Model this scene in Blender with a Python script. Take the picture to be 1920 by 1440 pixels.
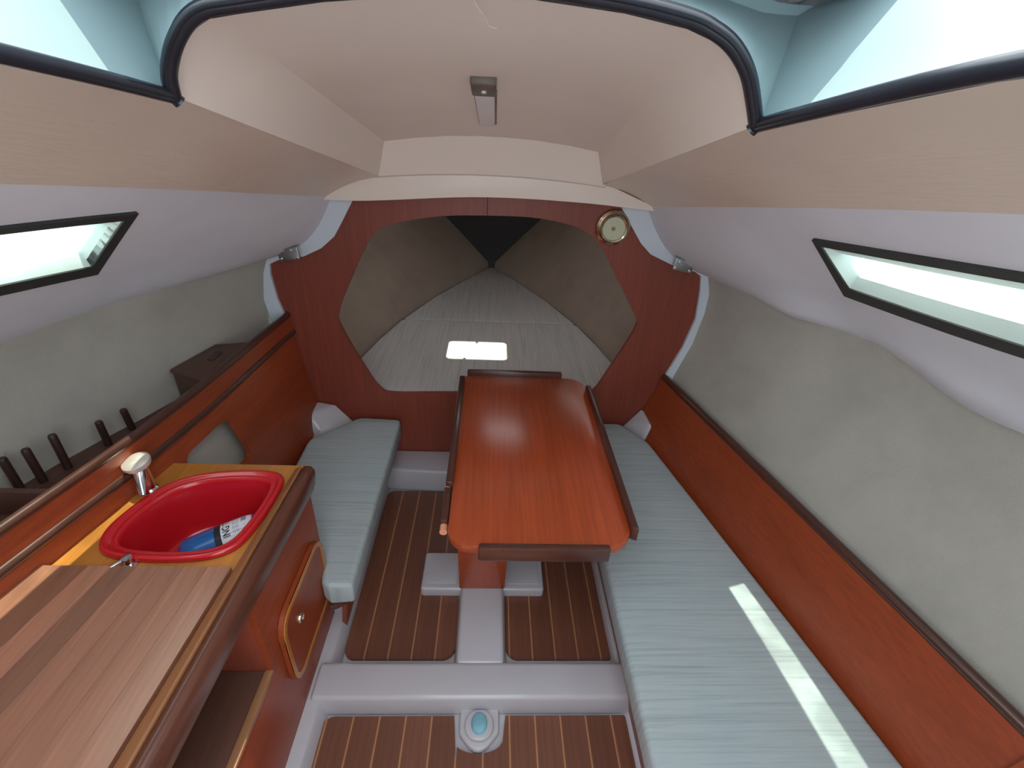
import bpy, bmesh, math, random
from mathutils import Vector, Matrix
from mathutils.geometry import delaunay_2d_cdt
random.seed(7)
for o in list(bpy.data.objects): bpy.data.objects.remove(o)
scn = bpy.context.scene
COL = scn.collection

# ------------------------------------------------------------------ camera, sky, sun, exposure
cd = bpy.data.cameras.new('camera'); cam = bpy.data.objects.new('camera', cd); COL.objects.link(cam)
cd.sensor_fit = 'HORIZONTAL'; cd.sensor_width = 36; cd.lens = 36*920/1920; cd.clip_start = .02
R = ((0.99844956, 0.02758874, 0.04834598), (-0.02815274, -0.49897711, 0.86615776), (0.04801974, -0.86617591, -0.49742678))
cam.matrix_world = Matrix(((R[0][0], -R[0][1], -R[0][2], 0), (R[1][0], -R[1][1], -R[1][2], 0),
                           (R[2][0], -R[2][1], -R[2][2], 1.4), (0, 0, 0, 1)))
scn.camera = cam
w = bpy.data.worlds.new('sky'); scn.world = w; w.use_nodes = True
bg = w.node_tree.nodes['Background']; bg.inputs[0].default_value = (.86, .95, 1.0, 1); bg.inputs[1].default_value = 3.6
sd = bpy.data.lights.new('sun', 'SUN'); sun = bpy.data.objects.new('sun', sd); COL.objects.link(sun)
sd.energy = 8.5; sd.angle = .009; sd.color = (1, .92, .78)
sun.location = (0, 0, 6)
sun.rotation_euler = Vector((-.056, -.115, -1)).to_track_quat('-Z', 'Y').to_euler()
vs = scn.view_settings
vs.view_transform = 'Standard'; vs.look = 'None'; vs.gamma = 1; vs.use_curve_mapping = False; vs.exposure = .05

# ------------------------------------------------------------------ material helpers
def srgb(r, g, b):
    f = lambda c: (c/255/12.92) if c <= 10 else ((c/255+.055)/1.055)**2.4
    return (f(r), f(g), f(b), 1)
class Mt:
    def __init__(s, name):
        s.m = bpy.data.materials.new(name); s.m.use_nodes = True; s.t = s.m.node_tree
        s.b = s.t.nodes['Principled BSDF']; s.tc = s.t.nodes.new('ShaderNodeTexCoord')
    def n(s, typ, **k):
        x = s.t.nodes.new(typ)
        for a, v in k.items():
            if a in x.inputs: x.inputs[a].default_value = v
            else: setattr(x, a, v)
        return x
    def l(s, a, b): s.t.links.new(a, b)
    def mapping(s, scale, rot=(0, 0, 0)):
        m = s.n('ShaderNodeMapping'); m.inputs['Scale'].default_value = scale; m.inputs['Rotation'].default_value = rot
        s.l(s.tc.outputs['Object'], m.inputs['Vector']); return m.outputs['Vector']
    def noise(s, vec, scale=1, detail=3, rough=.55, dist=0):
        x = s.n('ShaderNodeTexNoise'); x.inputs['Scale'].default_value = scale; x.inputs['Detail'].default_value = detail
        x.inputs['Roughness'].default_value = rough; x.inputs['Distortion'].default_value = dist
        s.l(vec, x.inputs['Vector']); return x.outputs['Fac']
    def ramp(s, fac, stops):
        r = s.n('ShaderNodeValToRGB'); e = r.color_ramp.elements
        while len(e) < len(stops): e.new(.5)
        for i, (p, c) in enumerate(stops): e[i].position = p; e[i].color = c
        s.l(fac, r.inputs['Fac']); return r.outputs['Color']
    def bump(s, h, strength=.2, dist=.001):
        b = s.n('ShaderNodeBump'); b.inputs['Strength'].default_value = strength; b.inputs['Distance'].default_value = dist
        s.l(h, b.inputs['Height']); s.l(b.outputs['Normal'], s.b.inputs['Normal'])
    def p(s, **k):
        for a, v in k.items(): s.b.inputs[a.replace('_', ' ')].default_value = v
        return s
def mul(c, k): return (c[0]*k, c[1]*k, c[2]*k, 1)
def mix(m, fac, a, b):
    x = m.n('ShaderNodeMix', data_type='RGBA'); m.l(fac, x.inputs['Factor'])
    for i, v in ((6, a), (7, b)):
        if isinstance(v, tuple): x.inputs[i].default_value = v
        else: m.l(v, x.inputs[i])
    return x.outputs[2]
def plain(name, c, rough=.5, var=.06, scale=6, coat=0, bump=0, metal=0):
    m = Mt(name); f = m.noise(m.mapping((scale,)*3), 1, 4)
    m.l(m.ramp(f, [(.3, mul(c, 1-var)), (.7, mul(c, 1+var))]), m.b.inputs['Base Color'])
    m.p(Roughness=rough, Metallic=metal, Coat_Weight=coat)
    if bump: m.bump(m.noise(m.mapping((scale*12,)*3), 1, 3), bump)
    return m.m
def wood(name, c, axis=1, rough=.32, var=.28, scale=1.0, coat=.35, rand=0, fine=1.0):
    """grain runs along axis"""
    m = Mt(name)
    s1 = [9*scale]*3; s1[axis] = .9*scale
    s2 = [120*scale*fine]*3; s2[axis] = 3.5*scale
    f1 = m.noise(m.mapping(tuple(s1)), 1, 4, .6, .6); f2 = m.noise(m.mapping(tuple(s2)), 1, 2, .6)
    a = m.ramp(f1, [(.25, mul(c, 1-var)), (.5, c), (.78, mul(c, 1+var))])
    b = m.ramp(f2, [(.35, (.72, .70, .68, 1)), (.65, (1.08, 1.06, 1.05, 1))])
    x = m.n('ShaderNodeMix', data_type='RGBA', blend_type='MULTIPLY'); x.inputs['Factor'].default_value = .55
    m.l(a, x.inputs[6]); m.l(b, x.inputs[7]); out = x.outputs[2]
    if rand:
        oi = m.n('ShaderNodeObjectInfo'); h = m.n('ShaderNodeHueSaturation'); mr = m.n('ShaderNodeMapRange')
        mr.inputs['To Min'].default_value = 1-rand; mr.inputs['To Max'].default_value = 1+rand
        m.l(oi.outputs['Random'], mr.inputs['Value']); m.l(mr.outputs['Result'], h.inputs['Value'])
        m.l(out, h.inputs['Color']); out = h.outputs['Color']
    m.l(out, m.b.inputs['Base Color']); m.p(Roughness=rough, Coat_Weight=coat, Coat_Roughness=.25)
    m.bump(f2, .08, .0006)
    return m.m
def fabric(name, c, axis=1, pitch=.0036):
    """woven cloth with fine ribs; the ribs vary along axis"""
    m = Mt(name); s = [3.0, 3.0, 3.0]; s[axis] = 1/pitch*.5
    v = m.mapping(tuple(s)); f = m.noise(v, 1, 3, .7, .05)
    g = m.noise(m.mapping((5, 5, 5)), 1, 3)
    a = m.ramp(f, [(.3, mul(c, .80)), (.5, c), (.7, mul(c, 1.07))])
    b = m.ramp(g, [(.3, (.94, .97, .98, 1)), (.7, (1.03, 1.0, .99, 1))])
    x = m.n('ShaderNodeMix', data_type='RGBA', blend_type='MULTIPLY'); x.inputs['Factor'].default_value = 1
    m.l(a, x.inputs[6]); m.l(b, x.inputs[7]); m.l(x.outputs[2], m.b.inputs['Base Color'])
    m.p(Roughness=.95, Specular_IOR_Level=.15); m.bump(f, .5, .0015)
    return m.m

M = {}
M['ceiling'] = plain('cream gelcoat', srgb(238, 222, 211), .42, .03, 3, .1)
M['deckliner'] = None
def deckliner():
    m = Mt('ribbed vinyl headliner'); c = srgb(230, 209, 192)
    f = m.noise(m.mapping((90, .7, 90)), 1, 3, .6); g = m.noise(m.mapping((4, 4, 4)), 1, 3)
    m.l(m.ramp(g, [(.3, mul(c, .95)), (.7, mul(c, 1.04))]), m.b.inputs['Base Color'])
    m.p(Roughness=.3, Specular_IOR_Level=.6); m.bump(f, .3, .003); return m.m
M['deckliner'] = deckliner()
M['cabinside'] = plain('lavender grey padded vinyl', srgb(223, 220, 228), .55, .05, 4, 0, .05)
def carpet(name='grey hull carpet', c=srgb(180, 175, 166)):
    m = Mt(name)
    f = m.noise(m.mapping((5, 5, 5)), 1, 5, .6); h = m.noise(m.mapping((260, 260, 260)), 1, 2)
    m.l(m.ramp(f, [(.25, mul(c, .86)), (.5, c), (.75, mul(c, 1.08))]), m.b.inputs['Base Color'])
    m.p(Roughness=1, Specular_IOR_Level=.1); m.bump(h, .5, .002); return m.m
M['carpet'] = carpet()
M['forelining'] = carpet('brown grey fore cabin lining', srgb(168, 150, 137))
M['white'] = plain('white gelcoat', srgb(192, 187, 193), .28, .03, 5, .2)
M['coaming'] = plain('white deck gelcoat', srgb(138, 160, 164), .4, .02, 5, .1)
M['trim'] = plain('pale bulkhead edging', srgb(206, 212, 222), .45, .03, 8)
M['mahogany'] = wood('mahogany plywood', srgb(134, 61, 44), 2, .5, .16, 1, .08)
M['mahogany_y'] = wood('mahogany board', srgb(152, 66, 34), 1, .42, .20, 1, .15)
M['table'] = wood('varnished table mahogany', srgb(168, 71, 34), 1, .26, .16, 1, .5)
M['dark'] = wood('dark stained trim', srgb(78, 42, 32), 1, .3, .2, 1, .4)
M['darkshelf'] = wood('dark brown shelf', srgb(92, 60, 50), 1, .45, .2, 1, .1)  # dark brown wood for shelf, box and cubby
M['worktop'] = wood('golden teak worktop', srgb(192, 124, 56), 1, .3, .15, 1, .4)
M['plank'] = wood('dark teak floor plank', srgb(118, 73, 56), 1, .42, .14, 1, .2, .12)
M['inlay'] = plain('pale holly inlay', srgb(176, 122, 84), .45, .08, 20)
M['lid'] = wood('walnut lid stave', srgb(170, 116, 92), 1, .28, .34, 1.6, .45, .30, .6)
M['cushion'] = fabric('blue grey ribbed cushion cloth', srgb(174, 184, 187), 1)
M['berth'] = fabric('pale grey ribbed berth cloth', srgb(192, 186, 182), 0, .004)
M['red'] = plain('red plastic', srgb(196, 26, 36), .22, .04, 6, .4)
M['chrome'] = plain('chrome', srgb(225, 225, 228), .09, .02, 5, 0, 0, 1)
M['satin'] = plain('satin metal', srgb(236, 224, 214), .36, .03, 8, 0, 0, .55)
M['steel'] = plain('dull stainless', srgb(160, 158, 158), .35, .06, 30, 0, 0, 1)
M['brass'] = plain('polished brass', srgb(206, 190, 168), .14, .05, 10, 0, 0, 1)
M['dish'] = plain('pale lamp reflector', srgb(200, 196, 168), .35, .04, 10, 0, 0, .3)
M['black'] = plain('black rubber', srgb(30, 33, 42), .32, .15, 14, .15)
M['gasket'] = plain('dark window gasket', srgb(48, 48, 46), .5, .08, 20)
M['frame'] = plain('pale window frame', srgb(205, 214, 210), .35, .03, 6)
M['blackvoid'] = plain('painted bow darkness', srgb(58, 56, 56), .8, .06, 6)
M['brownplastic'] = plain('brown lamp end cap', srgb(96, 82, 74), .45, .08, 20)
M['diffuser'] = plain('white lamp cover', srgb(224, 214, 218), .3, .02, 9, .2)
M['bluepump'] = plain('light blue rubber', srgb(128, 178, 194), .45, .12, 30)
M['bottle'] = plain('blue plastic bottle', srgb(14, 96, 172), .25, .05, 10, .3)
M['label'] = plain('white paper label', srgb(226, 228, 234), .5, .02, 10)
M['print'] = plain('black print', srgb(28, 30, 44), .6, .02, 10)
M['greyprint'] = plain('grey print', srgb(136, 146, 158), .6, .02, 10)
M['railwood'] = wood('brown fiddle rail', srgb(98, 55, 41), 1, .3, .2, 1, .35)
M['bead'] = wood('golden brown bead', srgb(150, 96, 58), 1, .3, .15, 1, .4)
M['palelip'] = wood('pale plywood edge', srgb(166, 120, 84), 1, .4, .12, 1, .2)
M['dowel'] = wood('dark dowel', srgb(58, 38, 32), 2, .4, .15, 1, .2)
M['palewood'] = plain('pale peg wood', srgb(226, 152, 118), .4, .06, 20)
M['hatch'] = plain('grey hatch shell', srgb(120, 128, 134), .5, .04, 6)
def glass():
    m = Mt('wet acrylic pane'); nt = m.t; out = nt.nodes['Material Output']
    f = m.noise(m.mapping((70, 40, 40)), 1, 3, .6, 1.2)
    tr = m.n('ShaderNodeBsdfTransparent'); tr.inputs[0].default_value = (.88, .97, .94, 1)
    gl = m.n('ShaderNodeBsdfGlossy'); gl.inputs['Roughness'].default_value = .1
    tl = m.n('ShaderNodeBsdfTranslucent'); tl.inputs[0].default_value = (.85, .95, .93, 1)
    b = m.n('ShaderNodeBump'); b.inputs['Strength'].default_value = .6; b.inputs['Distance'].default_value = .004
    m.l(f, b.inputs['Height']); m.l(b.outputs['Normal'], gl.inputs['Normal'])
    m1 = m.n('ShaderNodeMixShader'); m2 = m.n('ShaderNodeMixShader')
    r = m.ramp(m.noise(m.mapping((6, 9, 6)), 1, 3), [(.42, (.06, .06, .06, 1)), (.62, (.30, .30, .30, 1))])
    m.l(r, m1.inputs[0]); m.l(tr.outputs[0], m1.inputs[1]); m.l(tl.outputs[0], m1.inputs[2])
    m2.inputs[0].default_value = .07; m.l(m1.outputs[0], m2.inputs[1]); m.l(gl.outputs[0], m2.inputs[2])
    m.l(m2.outputs[0], out.inputs['Surface']); return m.m
M['glass'] = glass()

# ------------------------------------------------------------------ mesh helpers
WL = {}                                                  # world location of every object made
def ob(name, verts, faces, mat, parent=None, label=None, cat=None, group=None, kind=None, smooth=None, origin=None):
    me = bpy.data.meshes.new(name)
    vs_ = [Vector(v) for v in verts]
    if origin is None:
        lo = Vector((min(v[i] for v in vs_) for i in range(3))); hi = Vector((max(v[i] for v in vs_) for i in range(3)))
        origin = Vector(((lo.x+hi.x)/2, (lo.y+hi.y)/2, lo.z))
    else: origin = Vector(origin)
    me.from_pydata([v-origin for v in vs_], [], [tuple(f) for f in faces])
    bm = bmesh.new(); bm.from_mesh(me); bmesh.ops.recalc_face_normals(bm, faces=bm.faces); bm.to_mesh(me); bm.free()
    me.materials.append(M[mat] if isinstance(mat, str) else mat)
    if smooth is not None:
        for p in me.polygons: p.use_smooth = True
        me.set_sharp_from_angle(angle=math.radians(smooth))
    o = bpy.data.objects.new(name, me); COL.objects.link(o)
    return place(o, origin, parent, label, cat, group, kind)
def place(o, loc, parent=None, label=None, cat=None, group=None, kind=None):
    loc = Vector(loc); WL[o.name] = loc
    if parent: o.parent = parent; o.location = loc-WL[parent.name]
    else: o.location = loc
    if label: o['label'] = label
    if cat: o['category'] = cat
    if group: o['group'] = group
    if kind: o['kind'] = kind
    return o
def empty(name, loc, label=None, cat=None, group=None, kind=None):
    o = bpy.data.objects.new(name, None); COL.objects.link(o); o.empty_display_size = .03
    return place(o, loc, None, label, cat, group, kind)
def bake(bm):
    v = [x.co.copy() for x in bm.verts]; bm.verts.index_update()
    f = [[y.index for y in x.verts] for x in bm.faces]; bm.free(); return v, f
def bevelled(verts, faces, r, seg=2, ang=25):
    bm = bmesh.new(); bv = [bm.verts.new(v) for v in verts]
    for f in faces: bm.faces.new([bv[i] for i in f])
    bmesh.ops.recalc_face_normals(bm, faces=bm.faces)
    if r:
        e = [x for x in bm.edges if len(x.link_faces) == 2 and x.calc_face_angle() > math.radians(ang)]
        bmesh.ops.bevel(bm, geom=e, offset=r, segments=seg, profile=.5, affect='EDGES', clamp_overlap=True)
    return bake(bm)
def prism_vf(poly, fn, d0, d1):
    n = len(poly); v = [fn(a, b, d0) for a, b in poly]+[fn(a, b, d1) for a, b in poly]
    f = [list(range(n)), list(range(2*n-1, n-1, -1))]+[[i, (i+1) % n, n+(i+1) % n, n+i] for i in range(n)]
    return v, f
XY = lambda a, b, d: (a, b, d)
XZ = lambda a, b, d: (a, d, b)
YZ = lambda a, b, d: (d, a, b)
def prism(name, poly, fn, d0, d1, mat, parent=None, r=.003, seg=2, smooth=40, **k):
    v, f = prism_vf(poly, fn, d0, d1); v, f = bevelled(v, f, r, seg)
    return ob(name, v, f, mat, parent, smooth=smooth, **k)
def box(name, x0, x1, y0, y1, z0, z1, mat, parent=None, r=.003, **k):
    return prism(name, [(x0, y0), (x1, y0), (x1, y1), (x0, y1)], XY, z0, z1, mat, parent, r, **k)
def hexa(name, bot, top, mat, parent=None, r=.003, seg=2, smooth=40, **k):
    """solid between two point loops of equal length"""
    n = len(bot); v = [tuple(p) for p in bot]+[tuple(p) for p in top]
    f = [list(range(n)), list(range(2*n-1, n-1, -1))]+[[i, (i+1) % n, n+(i+1) % n, n+i] for i in range(n)]
    v, f = bevelled(v, f, r, seg); return ob(name, v, f, mat, parent, smooth=smooth, **k)
def rrect(x0, x1, y0, y1, r, n=6):
    rs = r if isinstance(r, (tuple, list)) else (r,)*4      # order: (x1,y1),(x0,y1),(x0,y0),(x1,y0)
    out = []
    for (cx, cy, sx, sy, a0), q in zip(((x1, y1, -1, -1, 0), (x0, y1, 1, -1, 90), (x0, y0, 1, 1, 180), (x1, y0, -1, 1, 270)), rs):
        if q <= 0: out.append((cx, cy)); continue
        for i in range(n+1):
            a = math.radians(a0+90*i/n); out.append((cx+sx*q+q*math.cos(a), cy+sy*q+q*math.sin(a)))
    return out
def inpoly(p, poly):
    x, y = p; c = False; j = len(poly)-1
    for i in range(len(poly)):
        (xi, yi), (xj, yj) = poly[i], poly[j]
        if (yi > y) != (yj > y) and x < (xj-xi)*(y-yi)/(yj-yi)+xi: c = not c
        j = i
    return c
def holed(outer, holes, step=None):
    """triangulated polygon with holes; returns 2d points and triangles"""
    pts, edges = [], []
    for lp in [outer]+holes:
        b = len(pts); m = len(lp)
        pts += [Vector(p) for p in lp]; edges += [(b+i, b+(i+1) % m) for i in range(m)]
    if step:
        xs = [p[0] for p in outer]; ys = [p[1] for p in outer]
        sx, sy = step; x = min(xs)+sx*.5
        while x < max(xs):
            y = min(ys)+sy*.5
            while y < max(ys):
                if inpoly((x, y), outer) and not any(inpoly((x, y), h) for h in holes): pts.append(Vector((x, y)))
                y += sy
            x += sx
    v, e, f = delaunay_2d_cdt(pts, edges, [], 0, 1e-6)[:3]
    tri = []
    for t in f:
        c = sum((v[i] for i in t), Vector((0, 0)))/len(t)
        if inpoly(c, outer) and not any(inpoly(c, h) for h in holes): tri.append(list(t))
    return [tuple(p) for p in v], tri
def holed_solid(name, outer, holes, fn, d0, d1, mat, parent=None, step=None, smooth=30, **k):
    p, t = holed(outer, holes, step); n = len(p)
    v = [fn(a, b, d0) for a, b in p]+[fn(a, b, d1) for a, b in p]
    f = [list(x) for x in t]+[[n+i for i in reversed(x)] for x in t]
    cnt = {}
    for x in t:
        for i in range(3):
            a, b = x[i], x[(i+1) % 3]; cnt[(a, b)] = 1
    for (a, b) in cnt:
        if (b, a) not in cnt: f.append([b, a, n+a, n+b])
    return ob(name, v, f, mat, parent, smooth=smooth, **k)
def loft(name, rows, mat, parent=None, smooth=40, thick=0, closed=False, inside=None, **k):
    nr, nc = len(rows), len(rows[0]); v = [tuple(p) for r in rows for p in r]; f = []
    for i in range(nr-1):
        for j in range(nc if closed else nc-1):
            jj = (j+1) % nc; f.append([i*nc+j, i*nc+jj, (i+1)*nc+jj, (i+1)*nc+j])
    o = ob(name, v, f, mat, parent, smooth=smooth, **k)
    if thick:
        me = o.data; ref = Vector(inside or (0, 2.4 if 'bow' in name else 1.0, .8))-origin_of(o)
        if sum((p.normal.dot(p.center-ref))*p.area for p in me.polygons) < 0: me.flip_normals()
        s = o.modifiers.new('thickness', 'SOLIDIFY'); s.thickness = abs(thick); s.offset = 1; s.use_rim = False
    return o
def origin_of(o): return WL[o.name]
def tube_vf(path, rad, n=10, caps=True):
    path = [Vector(p) for p in path]; rings = []
    up = Vector((0, 0, 1))
    for i, p in enumerate(path):
        t = ((path[min(i+1, len(path)-1)]-path[max(i-1, 0)])).normalized()
        a = t.cross(up) if abs(t.z) < .95 else t.cross(Vector((0, 1, 0))); a.normalize(); b = t.cross(a).normalized()
        r = rad[i] if isinstance(rad, (list, tuple)) else rad
        rings.append([p+a*r*math.cos(2*math.pi*k/n)+b*r*math.sin(2*math.pi*k/n) for k in range(n)])
    v = [q for r in rings for q in r]; f = []
    for i in range(len(path)-1):
        for k in range(n): f.append([i*n+k, i*n+(k+1) % n, (i+1)*n+(k+1) % n, (i+1)*n+k])
    if caps: f += [list(range(n)), list(range(len(v)-1, len(v)-n-1, -1))]
    return v, f
def tube(name, path, rad, mat, parent=None, n=10, **k):
    v, f = tube_vf(path, rad, n); return ob(name, v, f, mat, parent, smooth=50, **k)
def lathe(name, prof, loc, axis, mat, parent=None, n=28, smooth=35, **k):
    """prof: (radius, height along axis)"""
    ax = Vector(axis).normalized(); a = ax.cross(Vector((0, 0, 1))) if abs(ax.z) < .9 else ax.cross(Vector((0, 1, 0)))
    a.normalize(); b = ax.cross(a); L = Vector(loc); v = []; f = []
    for r, h in prof:
        for i in range(n): v.append(L+ax*h+a*r*math.cos(2*math.pi*i/n)+b*r*math.sin(2*math.pi*i/n))
    for i in range(len(prof)-1):
        for j in range(n): f.append([i*n+j, i*n+(j+1) % n, (i+1)*n+(j+1) % n, (i+1)*n+j])
    if prof[0][0] > 0: f.append(list(range(n)))
    if prof[-1][0] > 0: f.append(list(range(len(v)-1, len(v)-n-1, -1)))
    bm = bmesh.new(); bv = [bm.verts.new(x) for x in v]
    for q in f: bm.faces.new([bv[i] for i in q])
    bmesh.ops.remove_doubles(bm, verts=bm.verts, dist=1e-6); v, f = bake(bm)
    return ob(name, v, f, mat, parent, smooth=smooth, **k)
def herm(kn):
    kn = sorted(kn); Y = [q[0] for q in kn]; V = [Vector(tuple(q[1:])+(0,)*(2-len(q[1:]))) for q in kn]; n = len(Y)
    d = [(V[i+1]-V[i])/(Y[i+1]-Y[i]) for i in range(n-1)]
    m = [d[0]]+[(d[i-1]+d[i])/2 for i in range(1, n-1)]+[d[-1]]
    def f(y):
        if y <= Y[0]: return V[0]+m[0]*(y-Y[0])
        if y >= Y[-1]: return V[-1]+m[-1]*(y-Y[-1])
        i = 0
        while i < n-2 and y > Y[i+1]: i += 1
        h = Y[i+1]-Y[i]; t = (y-Y[i])/h
        return V[i]*(2*t**3-3*t*t+1)+m[i]*h*(t**3-2*t*t+t)+V[i+1]*(-2*t**3+3*t*t)+m[i+1]*h*(t**3-t*t)
    return f
def smooth_loop(pts, sub=6):
    n = len(pts); out = []
    for i in range(n):
        p0, p1, p2, p3 = (Vector(pts[(i+q) % n]) for q in (-1, 0, 1, 2))
        for s in range(sub):
            t = s/sub
            out.append(.5*((2*p1)+(p2-p0)*t+(2*p0-5*p1+4*p2-p3)*t*t+(3*p1-p0-3*p2+p3)*t**3))
    return [tuple(q) for q in out]
def clip_x(poly, x0, x1):
    def half(P, inside, xb):
        out = []
        for i in range(len(P)):
            a, b = P[i-1], P[i]; ia, ib = inside(a[0]), inside(b[0])
            if ia != ib: t = (xb-a[0])/(b[0]-a[0]); out.append((xb, a[1]+t*(b[1]-a[1])))
            if ib: out.append(b)
        return out
    P = half(poly, lambda x: x >= x0, x0)
    return half(P, lambda x: x <= x1, x1) if P else P
def lin(a, b, n): return [Vector(a).lerp(Vector(b), i/(n-1)) for i in range(n)]

# ------------------------------------------------------------------ cabin shell (the boat's lining)
YB = 1.68                                                # face of the main bulkhead
AL = herm([(1.70, -.511, 1.105), (.689, -.63, 1.278), (-.6, -.78, 1.46)])
AR = herm([(1.70, .499, 1.119), (.56, .60, 1.318), (-.6, .72, 1.47)])
BL = herm([(1.70, -.757, .899), (1.207, -.9, .925), (.943, -1.0, .926), (.5, -1.1, .925), (-.6, -1.2, .93)])
BR = herm([(1.70, .768, .894), (1.255, .86, .927), (1.1, .928, .943), (.99, .972, .93), (.768, 1.05, .906), (.3, 1.14, .90), (-.6, 1.2, .92)])
# roof with its raised centre
arcL = [(-.395, .702, 1.388), (-.386, .687, 1.408), (-.372, .674, 1.426), (-.354, .661, 1.443), (-.331, .649, 1.460), (-.305, .641, 1.471)]
crown = [(-.269, .637, 1.477), (-.18, .628, 1.490), (-.07, .619, 1.500), (.03, .618, 1.502), (.132, .623, 1.496), (.203, .629, 1.487)]
arcR = [(.233, .635, 1.479), (.256, .642, 1.470), (.277, .651, 1.457), (.296, .663, 1.441), (.316, .680, 1.418), (.337, .699, 1.391)]
arc = arcL+crown+arcR
fb = lambda x: 1.207-.018*((x)/.34)**2                   # lower front curve of the recess
ftop = lambda x: 1.312-.026*((x+.007)/.31)**2
front = lin((-.346, 1.60, 1.189), (-.316, 1.57, 1.286), 6)
front += [Vector((x, 1.57, ftop(x))) for x in [-.316+.618*(i+1)/7 for i in range(6)]]
front += lin((.302, 1.57, 1.286), (.333, 1.60, 1.196), 6)
rows = [[Vector(a).lerp(b, t/12) for a, b in zip(arc, front)] for t in range(13)]
ceil = loft('ceiling', rows, 'ceiling', smooth=16, thick=.003, kind='structure', label='cream raised coachroof ceiling with sloping sides', )
xs = [-.328+.642*i/12 for i in range(13)]
xb = [-.358+.703*i/12 for i in range(13)]
loft('front_face', [[(x, 1.57, ftop(x)) for x in xs], [(x, 1.60, fb(x)) for x in xb]], 'ceiling', ceil, thick=.012)
bt = herm([(-.503, 1.113), (-.368, 1.163), (-.205, 1.193), (-.035, 1.208), (.137, 1.208), (.305, 1.185), (.476, 1.125)])
beam_top = lambda x: bt(x)[0]
loft('front_strip', [[(x, 1.60, fb(x)) for x in xb], [(x, 1.640, fb(x)-.012) for x in xb]], 'ceiling', ceil, thick=.012)
inL = herm([(1.62, -.345, 1.184), (.702, -.395, 1.388), (.45, -.40, 1.42), (-.6, -.41, 1.50)])
inR = herm([(1.62, .333, 1.190), (.699, .337, 1.391), (.40, .347, 1.437), (-.6, .36, 1.50)])
for nm, I, A, s in (('ceiling', inL, AL, -1), ('ceiling', inR, AR, 1)):
    rows = []
    for i in range(25):
        y = -.6+2.30*i/24; a, b = I(y), A(y)
        rows.append([(a.x*(1-t)+b.x*t, y, a.y*(1-t)+b.y*t+.012*math.sin(math.pi*t)) for t in (0, .2, .4, .6, .8, 1)])
    loft(nm, rows, 'deckliner', smooth=60, thick=.003, kind='structure',
         label='beige ribbed headliner under the %s side deck' % ('port' if s < 0 else 'starboard'))

# cabin sides with the long pointed windows cut in
winL = [(.450, .209), (.953, .131), (1.008, .563), (.500, .524)]
winR = [(.360, .166), (.964, .167), (1.020, .568), (.400, .481)]
def side_fn(A, B, s):
    def S(y, v, d=0.0):
        a, b = A(y), B(y)
        p = Vector((a.x*(1-v)+b.x*v, y, a.y*(1-v)+b.y*v))
        nrm = Vector((s*(a.y-b.y), 0, abs(b.x-a.x))).normalized()      # outward
        sag = 0
        if s > 0:
            for yc, vc, wy, wv, h in ((1.22, .90, .15, .10, .030), (.82, .93, .17, .09, .040)):
                sag += h*math.exp(-((y-yc)/wy)**2-((v-vc)/wv)**2)
        else:
            sag += .012*math.exp(-((y-1.35)/.25)**2-((v-.85)/.12)**2)+.012*math.exp(-((y-.8)/.2)**2-((v-.95)/.10)**2)
        sag += .045*math.sin(math.pi*v)*max(0, min(1, (y-1.05)/.6))**1.5       # the padding rolls in towards the bulkhead
        return p+nrm*(d-sag)
    return S
def dense(poly, n=8):
    out = []
    for i in range(len(poly)):
        a, b = Vector(poly[i]), Vector(poly[(i+1) % len(poly)]); out += [tuple(a.lerp(b, k/n)) for k in range(n)]
    return out
def shrink(poly, dy0, dy1, dv0, dv1, off):
    return [(q[0]+o[0], q[1]+o[1]) for q, o in zip(poly, off)]
sides = []
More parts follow.
